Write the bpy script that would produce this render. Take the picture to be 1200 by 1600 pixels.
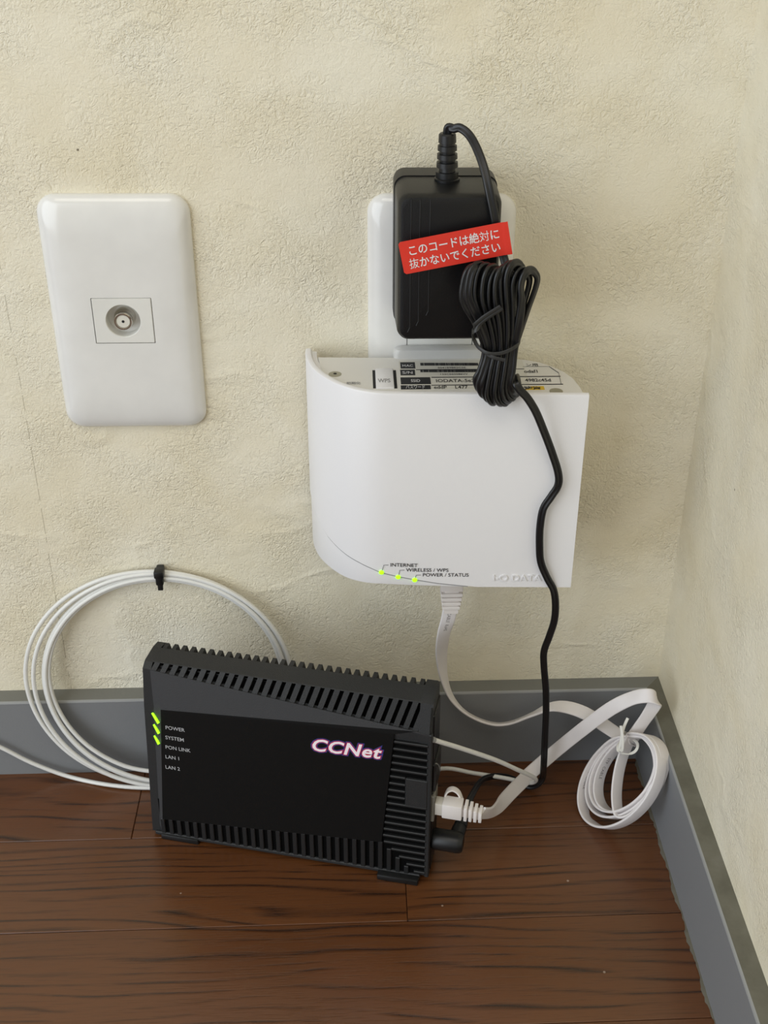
import bpy, bmesh, math, random
from mathutils import Vector, Matrix
random.seed(4)
K = 0.001                       # everything below is written in millimetres
SC = bpy.context.scene
COL = SC.collection
for o in list(bpy.data.objects): bpy.data.objects.remove(o)

# ------------------------------------------------------------------ camera
F, PITCH, YAW, ROLL = 1828.18, .5148, .0569, .0159
CAM = Vector((-177.84, -535.27, 506.66)); PX, PY = 647.33, 724.33
fw = Vector((math.sin(YAW)*math.cos(PITCH), math.cos(YAW)*math.cos(PITCH), -math.sin(PITCH)))
rt = Vector((math.cos(YAW), -math.sin(YAW), 0)); up = rt.cross(fw)
cr_, sr_ = math.cos(ROLL), math.sin(ROLL)
RT = cr_*rt + sr_*up; UP = -sr_*rt + cr_*up; FW = fw
cam = bpy.data.cameras.new('camera'); co = bpy.data.objects.new('camera', cam); COL.objects.link(co)
M = Matrix((RT, UP, -FW)).transposed().to_4x4(); M.translation = CAM*K
co.matrix_world = M
cam.sensor_fit = 'HORIZONTAL'; cam.sensor_width = 36; cam.lens = F/1200*36
cam.shift_x = -(PX-600)/1200; cam.shift_y = -(800-PY)/1200
cam.clip_start = .01; cam.clip_end = 50
SC.camera = co
def at(px, py, ax, v):          # a photo pixel met with the plane ax = v (mm)
    d = RT*((px-PX)/F) - UP*((py-PY)/F) + FW
    k = 'XYZ'.index(ax); return CAM + d*((v-CAM[k])/d[k])

# ------------------------------------------------------------------ light
w = bpy.data.worlds.new('world'); SC.world = w; w.use_nodes = True
bg = w.node_tree.nodes['Background']; bg.inputs[0].default_value = (1.0, .96, .90, 1); bg.inputs[1].default_value = .38
def area(name, loc, tgt, sx, sy, power, col):
    l = bpy.data.lights.new(name, 'AREA'); l.shape = 'RECTANGLE'; l.size = sx; l.size_y = sy; l.energy = power; l.color = col
    o = bpy.data.objects.new(name, l); COL.objects.link(o); o.location = loc
    o.rotation_euler = (Vector(tgt)-Vector(loc)).to_track_quat('-Z', 'Y').to_euler(); return o
area('window_light', (-1.42, -1.1, .66), (-.2, 0, .2), 1.5, 1.5, 23, (.84, .92, 1.0))
area('room_light', (-.5, -1.3, 2.2), (-.2, 0, .2), 1.2, .7, 9, (1.0, .93, .82))
SC.view_settings.view_transform = 'Standard'; SC.view_settings.look = 'None'
SC.view_settings.exposure = -0.1; SC.view_settings.gamma = 1; SC.view_settings.use_curve_mapping = False

# ------------------------------------------------------------------ helpers
def srgb(r, g, b): return tuple(((c/255)/12.92 if c/255 <= .04045 else ((c/255+.055)/1.055)**2.4) for c in (r, g, b))
class NT:
    def __init__(s, name):
        s.m = bpy.data.materials.new(name); s.m.use_nodes = True; s.t = s.m.node_tree
        s.b = s.t.nodes['Principled BSDF']
    def n(s, typ, **kw):
        x = s.t.nodes.new(typ)
        for k, v in kw.items():
            if k.startswith('i_'):
                key = k[2:]; key = int(key) if key.isdigit() else key.replace('_', ' ')
                x.inputs[key].default_value = v
            else: setattr(x, k, v)
        return x
    def l(s, a, ao, b, bi): s.t.links.new(a.outputs[ao], b.inputs[bi])
    def math(s, op, a, b=None, clamp=False):
        x = s.n('ShaderNodeMath', operation=op); x.use_clamp = clamp
        for i, v in enumerate((a, b)):
            if v is None: continue
            if isinstance(v, (int, float)): x.inputs[i].default_value = v
            else: s.t.links.new(v, x.inputs[i])
        return x.outputs[0]
    def ramp(s, fac, stops):
        r = s.n('ShaderNodeValToRGB'); e = r.color_ramp.elements
        while len(e) < len(stops): e.new(.5)
        for i, (p, c) in enumerate(stops): e[i].position = p; e[i].color = (*c, 1)
        s.t.links.new(fac, r.inputs[0]); return r.outputs[0]
def mat(name, rgb, rough=.5, metal=0, bump=0, bscale=400, spec=.5, emit=0, coat=0, vary=0):
    N = NT(name); b = N.b; c = srgb(*rgb)
    b.inputs['Base Color'].default_value = (*c, 1); b.inputs['Roughness'].default_value = rough
    b.inputs['Metallic'].default_value = metal; b.inputs['Specular IOR Level'].default_value = spec
    b.inputs['Coat Weight'].default_value = coat; b.inputs['Coat Roughness'].default_value = .12
    if emit: b.inputs['Emission Color'].default_value = (*c, 1); b.inputs['Emission Strength'].default_value = emit
    tc = N.n('ShaderNodeTexCoord')
    if vary or not bump:
        nz = N.n('ShaderNodeTexNoise', i_Scale=60.0, i_Detail=3.0); N.l(tc, 'Object', nz, 'Vector')
        v = vary or .03
        cc = N.ramp(nz.outputs[0], [(.3, tuple(x*(1-v) for x in c)), (.7, tuple(min(1, x*(1+v)) for x in c))])
        N.t.links.new(cc, b.inputs['Base Color'])
    if bump:
        nz = N.n('ShaderNodeTexNoise', i_Scale=float(bscale), i_Detail=3.0); N.l(tc, 'Object', nz, 'Vector')
        bp = N.n('ShaderNodeBump', i_Strength=bump, i_Distance=.0006); N.l(nz, 0, bp, 'Height'); N.l(bp, 0, b, 'Normal')
    return N.m

def finish(name, bm, m, parent=None, smooth=None, sub=0):
    me = bpy.data.meshes.new(name)
    bmesh.ops.recalc_face_normals(bm, faces=bm.faces)
    for v in bm.verts: v.co *= K
    bm.to_mesh(me); bm.free()
    for mm in (m if isinstance(m, (list, tuple)) else [m]): me.materials.append(mm)
    o = bpy.data.objects.new(name, me); COL.objects.link(o)
    if smooth is not None:
        me.polygons.foreach_set('use_smooth', [True]*len(me.polygons))
        me.set_sharp_from_angle(angle=math.radians(smooth))
    if parent: attach(o, parent)
    return o
def attach(o, parent):
    o.parent = parent
    if parent.get('local'): return                      # parts drawn in the parent's own frame
    base = parent
    off = Vector((0, 0, 0))
    while base: off = off + base.location; base = base.parent
    o.location = o.location - off
def thing(name, loc, label, cat, rz=0, group=None, local=False):
    o = bpy.data.objects.new(name, None); COL.objects.link(o); o.location = Vector(loc)*K; o.rotation_euler.z = rz
    o.empty_display_size = .01
    o['label'] = label; o['category'] = cat
    if group: o['group'] = group
    if local: o['local'] = 1
    return o
def box(bm, x0, x1, y0, y1, z0, z1, bev=0, seg=2):
    r = bmesh.ops.create_cube(bm, size=1)
    for v in r['verts']:
        v.co = Vector(((x0+x1)/2+v.co.x*(x1-x0), (y0+y1)/2+v.co.y*(y1-y0), (z0+z1)/2+v.co.z*(z1-z0)))
    if bev:
        es = list({e for v in r['verts'] for e in v.link_edges})
        bmesh.ops.bevel(bm, geom=es, offset=bev, segments=seg, affect='EDGES', profile=.5)
def boxo(name, b, m, parent=None, bev=0, seg=2):
    bm = bmesh.new(); box(bm, *b, bev=bev, seg=seg); return finish(name, bm, m, parent, 35 if bev else None)
def rrect(w, h, r, nc=8, ns=3):
    r = min(r, w/2-.001, h/2-.001); P = []
    for (sx, sy, a0) in ((1, 1, 0), (-1, 1, 90), (-1, -1, 180), (1, -1, 270)):
        for k in range(nc+1):
            a = math.radians(a0+90*k/nc); P.append(((w/2-r)*sx+r*math.cos(a), (h/2-r)*sy+r*math.sin(a)))
        nx = {0: (-1, 1), 90: (-1, -1), 180: (1, -1), 270: (1, 1)}[a0]
        a = P[-1]; b_ = ((w/2-r)*nx[0]+r*math.cos(math.radians(a0+90)), (h/2-r)*nx[1]+r*math.sin(math.radians(a0+90)))
        for k in range(1, ns): P.append((a[0]+(b_[0]-a[0])*k/ns, a[1]+(b_[1]-a[1])*k/ns))
    return P
def loft(rings, cap0=True, cap1=True, bm=None, close=True):
    bm = bm or bmesh.new(); L = [[bm.verts.new(p) for p in R] for R in rings]; n = len(L[0])
    for A, B in zip(L, L[1:]):
        for i in range(n if close else n-1):
            j = (i+1) % n
            try: bm.faces.new((A[i], A[j], B[j], B[i]))
            except ValueError: pass
    if cap0: bm.faces.new(L[0])
    if cap1: bm.faces.new(L[-1])
    return bm
def rings_y(spec):              # spec rows: w, h, r, cx, cz, y -> rounded rectangles facing -Y
    return [[Vector((cx+a, y, cz+b)) for a, b in rrect(w_, h_, r_)] for (w_, h_, r_, cx, cz, y) in spec]
def rings_z(spec):
    return [[Vector((cx+a, cy+b, z)) for a, b in rrect(w_, h_, r_)] for (w_, h_, r_, cx, cy, z) in spec]
def crom(P, n=10):
    P = [Vector(p) for p in P]; o = []
    for i in range(len(P)-1):
        p0 = P[max(i-1, 0)]; p1 = P[i]; p2 = P[i+1]; p3 = P[min(i+2, len(P)-1)]
        for k in range(n):
            t = k/n; o.append(.5*((2*p1)+(-p0+p2)*t+(2*p0-5*p1+4*p2-p3)*t*t+(-p0+3*p1-3*p2+p3)*t**3))
    o.append(P[-1].copy()); return o
def circ(r, n=10): return [(r*math.cos(2*math.pi*k/n), r*math.sin(2*math.pi*k/n)) for k in range(n)]
def twin(r, n=8):               # two wires moulded side by side, lying along the first axis
    P = []
    for s in (1, -1):
        for k in range(n+1):
            a = math.radians(-60+300*0+ (120+120)*0) if False else 0
            t = (-130+260*k/n) if s == 1 else (50+260*k/n)
            P.append((s*r*.92+r*math.cos(math.radians(t)), r*math.sin(math.radians(t))))
    return P
def flat(wd, th): return [(a, b) for a, b in rrect(wd, th, th*.48, 3, 1)]
def sweep(path, prof, wd=None, bm=None):
    n = len(path); rings = []; nrm = None
    for i, p in enumerate(path):
        t = (path[min(i+1, n-1)]-path[max(i-1, 0)]).normalized()
        if wd is not None: x = wd[i]
        else: x = nrm if nrm is not None else (Vector((0, 0, 1)) if abs(t.z) < .9 else Vector((1, 0, 0)))
        x = (x-t*x.dot(t))
        if x.length < 1e-4: x = nrm if nrm is not None else t.orthogonal()
        x.normalize(); nrm = x; y = t.cross(x)
        rings.append([p+x*a+y*b for a, b in prof])
    return loft(rings, bm=bm)
def tube(name, pts, r, m, parent, n=10, k=8, prof=None, wd=None):
    P = crom(pts, k); W = crom(wd, k) if wd else None
    return finish(name, sweep(P, prof or circ(r, n), W), m, parent, 60)
def lathe(bm, prof, base, axis, n=32, x=None):
    axis = Vector(axis).normalized(); x = x or axis.orthogonal().normalized(); y = axis.cross(x); base = Vector(base)
    return loft([[base+axis*h+(x*math.cos(2*math.pi*k/n)+y*math.sin(2*math.pi*k/n))*max(r, .001) for k in range(n)] for r, h in prof], bm=bm)
def text(name, body, size, org, xd, yd, m, parent, off=0, ext=.0, shear=0, align='LEFT', sx=1, space=1, lift=.05, line=1.0):
    c = bpy.data.curves.new(name, 'FONT'); c.body = body; c.size = 1; c.offset = off; c.extrude = ext/size; c.shear = shear
    c.align_x = align; c.space_character = space; c.space_line = line; c.resolution_u = 3
    o = bpy.data.objects.new(name+'_curve', c); COL.objects.link(o); bpy.context.view_layer.update()
    dg = bpy.context.evaluated_depsgraph_get(); me = bpy.data.meshes.new_from_object(o.evaluated_get(dg))
    bpy.data.objects.remove(o)
    xd = Vector(xd).normalized(); yd = Vector(yd); yd = (yd-xd*yd.dot(xd)).normalized(); zd = xd.cross(yd); org = Vector(org)
    for v in me.vertices: v.co = (org + xd*v.co.x*size*sx + yd*v.co.y*size + zd*(v.co.z*size+lift))*K
    me.materials.clear(); me.materials.append(m); me.name = name
    o = bpy.data.objects.new(name, me); COL.objects.link(o); attach(o, parent); return o
def poly(name, pts, m, parent, thick=None):
    bm = bmesh.new(); f = bm.faces.new([bm.verts.new(Vector(p)) for p in pts])
    if thick:
        r = bmesh.ops.extrude_face_region(bm, geom=[f])
        for v in r['geom']:
            if isinstance(v, bmesh.types.BMVert): v.co += Vector(thick)
    return finish(name, bm, m, parent)

# ------------------------------------------------------------------ materials
def wallpaper():
    N = NT('wallpaper'); b = N.b; tc = N.n('ShaderNodeTexCoord')
    geo = N.n('ShaderNodeNewGeometry')
    pos = geo.outputs['Position']
    def noise(sc, det=3, rough=.5, dist=0, vec=pos):
        x = N.n('ShaderNodeTexNoise', i_Scale=float(sc), i_Detail=float(det), i_Roughness=rough, i_Distortion=float(dist)); N.t.links.new(vec, x.inputs['Vector']); return x.outputs[0]
    # warp the coordinates a little so that the wrinkles wander
    big = noise(9, 4)
    mid = noise(300, 3, .6, .6); fine = noise(900, 2, .6, .4)
    ridge = N.math('SUBTRACT', 1, N.math('ABSOLUTE', N.math('MULTIPLY', N.math('SUBTRACT', mid, .5), 4.2)), True)
    patch = N.math('MULTIPLY', N.math('SUBTRACT', noise(24, 2), .38), 3.6, True)
    grain = N.math('MULTIPLY', N.math('ADD', ridge, N.math('MULTIPLY', fine, 1.1)), N.math('ADD', N.math('MULTIPLY', patch, .75), .3))
    mp = N.n('ShaderNodeMapping'); mp.inputs['Rotation'].default_value = (0, .75, .6); mp.inputs['Scale'].default_value = (1, 1, 1.7); N.t.links.new(pos, mp.inputs[0])
    cz = noise(8, 4, .45, .3, mp.outputs[0])
    crease = N.math('SUBTRACT', 1, N.math('ABSOLUTE', N.math('MULTIPLY', N.math('SUBTRACT', cz, .5), 36.0)), True)
    mask = N.math('MULTIPLY', N.math('SUBTRACT', noise(17, 2), .47), 8.0, True)
    h = N.math('ADD', grain, N.math('MULTIPLY', N.math('MULTIPLY', crease, mask), 1.0))
    h = N.math('ADD', h, N.math('MULTIPLY', noise(70, 3), .7))
    bp = N.n('ShaderNodeBump', i_Strength=.8, i_Distance=.0006); N.t.links.new(h, bp.inputs['Height']); N.l(bp, 0, b, 'Normal')
    c = N.ramp(big, [(.32, srgb(230, 221, 196)), (.52, srgb(233, 226, 205)), (.7, srgb(236, 231, 213))])
    blot = noise(26, 3, .5, .5)
    mx = N.n('ShaderNodeMix', data_type='RGBA', blend_type='MULTIPLY'); mx.inputs[0].default_value = 1
    N.t.links.new(c, mx.inputs[6]); N.t.links.new(N.ramp(blot, [(.33, (.955, .94, .90)), (.6, (1, 1, 1))]), mx.inputs[7])
    # the paper's joint: a hair line left of the aerial plate
    sx = N.n('ShaderNodeSeparateXYZ'); N.t.links.new(pos, sx.inputs[0])
    wob = N.math('MULTIPLY', N.math('SUBTRACT', noise(25, 1), .5), .0012)
    d = N.math('ABSOLUTE', N.math('ADD', N.math('ADD', sx.outputs[0], .3445), wob))
    ln = N.math('LESS_THAN', d, .00022)
    brk = N.math('GREATER_THAN', noise(70, 2), .47)
    mx2 = N.n('ShaderNodeMix', data_type='RGBA'); N.t.links.new(N.math('MULTIPLY', N.math('MULTIPLY', ln, brk), .45), mx2.inputs[0])
    N.t.links.new(mx.outputs[2], mx2.inputs[6]); mx2.inputs[7].default_value = (*srgb(130, 120, 95), 1)
    # sparse dark specks
    vo = N.n('ShaderNodeTexVoronoi', i_Scale=30.0); N.t.links.new(pos, vo.inputs['Vector'])
    sp = N.math('LESS_THAN', vo.outputs['Distance'], .018)
    sel = N.n('ShaderNodeSeparateXYZ'); N.t.links.new(vo.outputs['Color'], sel.inputs[0])
    sp = N.math('MULTIPLY', sp, N.math('GREATER_THAN', sel.outputs[0], .72))
    mx3 = N.n('ShaderNodeMix', data_type='RGBA'); N.t.links.new(N.math('MULTIPLY', sp, .75), mx3.inputs[0])
    N.t.links.new(mx2.outputs[2], mx3.inputs[6]); mx3.inputs[7].default_value = (*srgb(90, 75, 50), 1)
    N.t.links.new(mx3.outputs[2], b.inputs['Base Color'])
    b.inputs['Roughness'].default_value = .62; b.inputs['Specular IOR Level'].default_value = .35
    return N.m
def wood():
    N = NT('stained_oak'); b = N.b
    geo = N.n('ShaderNodeNewGeometry'); oi = N.n('ShaderNodeObjectInfo')
    ofs = N.n('ShaderNodeCombineXYZ'); r = oi.outputs['Random']
    N.t.links.new(N.math('MULTIPLY', r, 7.0), ofs.inputs[0]); N.t.links.new(N.math('MULTIPLY', r, 3.7), ofs.inputs[2])
    add = N.n('ShaderNodeVectorMath', operation='ADD'); N.t.links.new(geo.outputs['Position'], add.inputs[0]); N.l(ofs, 0, add, 1)
    def noise(sc, scale, det=3, rough=.5, dist=0):
        mp = N.n('ShaderNodeMapping'); mp.inputs['Scale'].default_value = scale; N.l(add, 0, mp, 0)
        x = N.n('ShaderNodeTexNoise', i_Scale=float(sc), i_Detail=float(det), i_Roughness=rough, i_Distortion=float(dist)); N.l(mp, 0, x, 'Vector'); return x.outputs[0]
    tone = noise(6, (1, 3, 1), 2)
    sx = N.n('ShaderNodeSeparateXYZ'); N.l(add, 0, sx, 0)
    warp = noise(1, (2.6, 18, 20), 3, .5, .1)
    q = N.math('ADD', N.math('MULTIPLY', sx.outputs[1], 150.0), N.math('MULTIPLY', warp, 9.0))
    fr_ = N.math('FRACT', q)
    line = N.math('SUBTRACT', 1, N.math('MULTIPLY', N.math('ABSOLUTE', N.math('SUBTRACT', fr_, .5)), 4.6), True)
    brk = N.math('MULTIPLY', N.math('SUBTRACT', noise(1, (9, 190, 60), 6, .7), .43), 7.0, True)
    line = N.math('MULTIPLY', line, brk)
    pore = N.math('MULTIPLY', N.math('SUBTRACT', noise(1, (60, 2200, 300), 2, .6), .54), 5.0, True)
    base = N.ramp(tone, [(.3, srgb(90, 53, 26)), (.7, srgb(104, 64, 35))])
    mx = N.n('ShaderNodeMix', data_type='RGBA'); N.t.links.new(N.math('MULTIPLY', line, .9), mx.inputs[0]); N.t.links.new(base, mx.inputs[6]); mx.inputs[7].default_value = (*srgb(34, 16, 7), 1)
    mx2 = N.n('ShaderNodeMix', data_type='RGBA'); N.t.links.new(N.math('MULTIPLY', pore, .35), mx2.inputs[0]); N.t.links.new(mx.outputs[2], mx2.inputs[6]); mx2.inputs[7].default_value = (*srgb(45, 27, 17), 1)
    vo = N.n('ShaderNodeTexVoronoi', i_Scale=70.0); N.t.links.new(geo.outputs['Position'], vo.inputs['Vector'])
    sel = N.n('ShaderNodeSeparateXYZ'); N.t.links.new(vo.outputs['Color'], sel.inputs[0])
    sp = N.math('MULTIPLY', N.math('LESS_THAN', vo.outputs['Distance'], .045), N.math('GREATER_THAN', sel.outputs[1], .88))
    mx3 = N.n('ShaderNodeMix', data_type='RGBA'); N.t.links.new(N.math('MULTIPLY', sp, .5), mx3.inputs[0]); N.t.links.new(mx2.outputs[2], mx3.inputs[6]); mx3.inputs[7].default_value = (*srgb(190, 170, 150), 1)
    N.t.links.new(mx3.outputs[2], b.inputs['Base Color'])
    b.inputs['Roughness'].default_value = .26; b.inputs['Specular IOR Level'].default_value = .7
    bp = N.n('ShaderNodeBump', i_Strength=.25, i_Distance=.0003); N.t.links.new(N.math('ADD', N.math('MULTIPLY', line, -1), N.math('MULTIPLY', pore, -.7)), bp.inputs['Height']); N.l(bp, 0, b, 'Normal')
    return N.m
def dusty():
    N = NT('dusty_vinyl'); b = N.b; geo = N.n('ShaderNodeNewGeometry')
    x = N.n('ShaderNodeTexNoise', i_Scale=55.0, i_Detail=5.0, i_Roughness=.6); N.t.links.new(geo.outputs['Position'], x.inputs['Vector'])
    N.t.links.new(N.ramp(x.outputs[0], [(.3, srgb(94, 92, 80)), (.6, srgb(110, 108, 96)), (.8, srgb(122, 121, 112))]), b.inputs['Base Color'])
    b.inputs['Roughness'].default_value = .75
    return N.m
M_wall = wallpaper(); M_wood = wood(); M_dust = dusty()
M_vinyl = mat('grey_vinyl', (126, 128, 130), .5, bump=.12, bscale=900)
M_edge = mat('vinyl_pale_edge', (146, 147, 146), .5)  # paler grey for the bevel along the baseboard's top edge
M_dust2 = mat('grey_vinyl_top', (116, 116, 110), .6, bump=.2, bscale=500)
M_bead = mat('sealant', (96, 92, 80), .7, bump=.8, bscale=350)
M_sub = mat('subfloor', (22, 14, 10), .9)
M_plate = mat('glossy_white_plastic', (228, 227, 223), .16, spec=.5, coat=.3)
M_insert = mat('insert_white_plastic', (226, 225, 219), .32)
M_gap = mat('gap_black', (22, 22, 22), .8)
M_nickel = mat('nickel', (205, 200, 190), .22, metal=1)
M_dielec = mat('dielectric', (215, 212, 200), .5)
M_rout = mat('router_white', (230, 229, 230), .38, bump=.1, bscale=1500)
M_deck = mat('router_deck', (222, 220, 214), .5, bump=.12, bscale=1500)
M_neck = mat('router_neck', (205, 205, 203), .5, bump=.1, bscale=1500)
M_seam = mat('seam_grey', (150, 150, 150), .6)
M_paper = mat('label_paper', (214, 211, 200), .6)
M_ink = mat('ink', (24, 24, 26), .6)
M_inkw = mat('ink_white', (225, 225, 225), .6)
M_yel = mat('yellow_print', (214, 178, 40), .6)
M_led = mat('green_lamp', (150, 255, 20), .4, emit=1.6)
M_blk = mat('black_plastic', (13, 14, 16), .40, bump=.15, bscale=1800, spec=.4)
M_blk2 = mat('black_rubber', (17, 18, 19), .40)
M_cord = mat('black_cord', (13, 14, 16), .36)
M_tie = mat('dark_tie', (40, 40, 39), .45)
M_red = mat('red_sticker', (222, 58, 44), .35)
M_case = mat('modem_case', (34, 35, 36), .55, bump=.5, bscale=2500)
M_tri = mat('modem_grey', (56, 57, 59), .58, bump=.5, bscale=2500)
M_panel = mat('modem_panel', (7, 8, 8), .55, bump=.2, bscale=2500, spec=.25)
M_rib = mat('modem_rib', (24, 25, 26), .5)
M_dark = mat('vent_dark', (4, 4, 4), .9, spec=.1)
M_mtext = mat('panel_print', (185, 186, 188), .6)
M_fibre = mat('white_fibre', (226, 226, 222), .3)
M_lan = mat('white_ribbon', (228, 223, 222), .42)
M_lanp = mat('white_plug', (226, 220, 216), .45)
M_clear = mat('clear_plug', (205, 200, 190), .2)
M_twist = mat('white_tie', (225, 223, 215), .45)

# ------------------------------------------------------------------ the room
def struct(o, **k):
    o['kind'] = 'structure'; return o
struct(boxo('wall_back', (-1800, 20, 0, 60, 0, 2400), M_wall))
struct(boxo('wall_right', (0, 60, -1900, 0, 0, 2400), M_wall))
fl = struct(boxo('floor', (-1800, 60, -1900, 60, -40, -2.6), M_sub))
PIT = 61.1
def plank(x0, x1, y0, y1):
    g = .16
    bm = bmesh.new(); box(bm, x0+g, x1-g, y0+g, y1-g, -2.6, 0, bev=.3, seg=1); return finish('plank', bm, M_wood, fl)
edges = {0: [-1340, -820, -306, 0], 1: [-1500, -1010, -606, -154, 0], 2: [-1260, -760, -480, 0]}
for row in range(31):
    y1 = -1.3-PIT*row; y0 = y1-PIT
    ex = edges.get(row) or [-1500+random.uniform(-60, 60), -1020+random.uniform(-90, 90), -560+random.uniform(-120, 120), -330+random.uniform(-60, 200), 0]
    ex = [-1800]+ex
    for a, b in zip(ex, ex[1:]):
        plank(a, b, y0, min(y1, 0))
HB, HF, TB = 55.8, 55.0, 9.8
def skirting(name, right):
    prof = [(0, 0), (TB, 0), (TB, HF-1.2), (TB-.35, HF-.4), (TB-1.1, HF), (0, HB)]
    bm = bmesh.new(); A = []
    for end in (0, 1):
        R = []
        for d, z in prof:
            far = -1800
            if not right: R.append(bm.verts.new(((-d if end == 0 else far), -d, z)))
            else: R.append(bm.verts.new((-d, (-d if end == 0 else far), z)))
        A.append(R)
    n = len(prof)
    for i in range(n):
        f = bm.faces.new((A[0][i], A[0][(i+1) % n], A[1][(i+1) % n], A[1][i]))
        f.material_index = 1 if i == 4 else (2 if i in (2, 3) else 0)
    bm.faces.new(A[0]); bm.faces.new(A[1])
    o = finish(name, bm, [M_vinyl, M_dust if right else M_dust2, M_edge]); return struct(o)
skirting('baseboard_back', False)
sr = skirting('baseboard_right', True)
bm = bmesh.new(); R = []
y = -12.
while y > -420:
    a = TB+.5+random.random()*1.1+.5*math.sin(y*.21); h = .9+random.random()*.5
    R.append([Vector((-TB+.3, y, .05)), Vector((-a, y, .05)), Vector((-a+.5, y, h*.6)), Vector((-TB-.4, y, h)), Vector((-TB+.3, y, h+.3))]); y -= random.uniform(1.2, 3)
o = finish('sealant_bead', loft(R), M_bead, sr, 50); o['label'] = 'ragged grey sealant bead'

# ------------------------------------------------------------------ wall plates
def rings_plate(cx, cz, W=70, H=120):
    S = []
    for (iw, ih, r, y) in ((0, 0, 9, 0), (0, 0, 9, -1.6), (.5, .5, 9, -2.6), (1.6, 1.8, 8.6, -3.9), (3.0, 4.0, 8, -5.1), (4.4, 7.2, 7.6, -6.1), (6.2, 11, 7, -6.8), (10, 17, 7, -7.3), (17, 26, 6, -7.65)):
        S.append((W-2*iw, H-2*ih, r, cx, cz, y))
    return S
def cover(parent, cx, cz, hw, hh):
    S = rings_plate(cx, cz)
    S += [(hw+1.6, hh+1.6, .5, cx, cz, -7.7), (hw, hh, .4, cx, cz, -7.7), (hw, hh, .4, cx, cz, -2)]
    bm = loft(rings_y(S), cap0=True, cap1=True)
    return finish('cover_plate', bm, M_plate, parent, 40)
X1, Z1 = -323.47+35, 348.2-60
tv = thing('antenna_outlet', (X1, 0, Z1-60), 'glossy white wall plate with one round metal coaxial socket, left of the router', 'wall outlet')
cover(tv, X1, Z1, 28.6, 23.4)
finish('gap_frame', loft(rings_y([(28.6, 23.4, .3, X1, Z1, -2.1), (28.6, 23.4, .3, X1, Z1, -3.2), (17.6, 17.6, 8.8, X1, Z1, -3.2), (17.6, 17.6, 8.8, X1, Z1, -2.1)]), cap0=False, cap1=False), M_gap, tv)
ins = finish('socket_insert', loft([*rings_y([(27.9, 22.7, .3, X1, Z1, -2.2), (27.9, 22.7, .3, X1, Z1, -7.6), (27.5, 22.3, .3, X1, Z1, -7.9), (16.8, 16.8, 8.4, X1, Z1, -7.9), (16.2, 16.2, 8.1, X1, Z1, -7.5), (15.8, 15.8, 7.9, X1, Z1, -.5), (15.4, 15.4, 7.7, X1, Z1, -.4)])], cap0=False, cap1=True), M_insert, tv, 35)
# the box in the wall behind is closed: the socket's metal barrel
bm = bmesh.new(); lathe(bm, [(5.2, .3), (5.2, 3.6), (5.0, 4.6), (4.5, 5.6), (4.3, 6), (4.4, 6.2), (4.4, 8.4), (4.1, 8.8), (3.5, 8.8), (3.3, 8.3), (3.3, 6)], (X1, 0, Z1), (0, -1, 0))
bar = finish('coaxial_barrel', bm, M_nickel, tv, 35)
bm = bmesh.new(); lathe(bm, [(3.25, 6), (3.25, 8.2), (3.1, 8.4)], (X1, 0, Z1), (0, -1, 0)); dl = finish('dielectric', bm, M_dielec, tv, 35)
bm = bmesh.new(); lathe(bm, [(.7, 8.0), (.7, 8.5)], (X1, 0, Z1), (0, -1, 0), 12); finish('pin_hole', bm, M_gap, tv)

X2, Z2 = -171.29+35, 288.2
po = thing('power_outlet', (X2, 0, Z2-60), 'glossy white wall plate behind the black adapter and above the router', 'wall outlet')
cover(po, X2, Z2, 32.4, 70)
boxo('gap_frame', (X2-16.2, X2+16.2, -3, -2, Z2-35, Z2+35), M_gap, po)
boxo('socket_insert', (X2-15.95, X2+15.95, -7.5, -2.5, Z2-34.7, Z2+34.7), M_insert, po, bev=.4)
for zz in (Z2+21, Z2-21):
    for dx in (-6.3, 6.3): boxo('socket_slot', (X2+dx-.9, X2+dx+.9, -7.6, -7.3, zz-4, zz+4), M_gap, po)

# ------------------------------------------------------------------ power adapter
ad = thing('power_adapter', (-136.5, -29, 294), 'black plug-in power adapter with bundled black cord and red warning sticker', 'power adapter')
AX = -136.6
def zr(top, bot): return top-bot, (top+bot)/2
S = []
for (w_, top, bot, r, y) in ((42, 361, 293, 4, -8.0), (45.6, 362.6, 291.5, 5, -9.2), (46.2, 362.9, 291.0, 5, -12), (46.0, 362.9, 292.4, 5, -23.2)):
    h, c = zr(top, bot); S.append((w_, h, r, AX, c, y))
finish('rear_shell', loft(rings_y(S)), M_blk, ad, 40)
S = []
for (w_, top, bot, r, y) in ((45.2, 362.4, 292.9, 5, -23.0), (45.4, 362.5, 292.8, 5, -23.6), (44.6, 362.2, 295.2, 5, -46.5), (43.8, 361.8, 295.7, 4.8, -48.8), (41.8, 360.9, 296.8, 4.2, -50.2), (39, 359.6, 298, 3.5, -50.6)):
    h, c = zr(top, bot); S.append((w_, h, r, AX, c, y))
fs = finish('front_shell', loft(rings_y(S)), M_blk, ad, 30)
for px, y0, y1 in ((643, 312, 512), (657, 312, 502), (673, 312, 486)):
    a = at(px, y0, 'Y', -50.7); b = at(px, y1, 'Y', -50.7)
    bm = bmesh.new()
    sweep([Vector((a.x, -50.55, a.z)), Vector((a.x, -50.55, b.z)), Vector((a.x-1.0, -50.55, b.z-2.2))], rrect(.5, .5, .2, 2, 1), bm=bm)
    finish('moulded_line', bm, M_blk2, fs)
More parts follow.
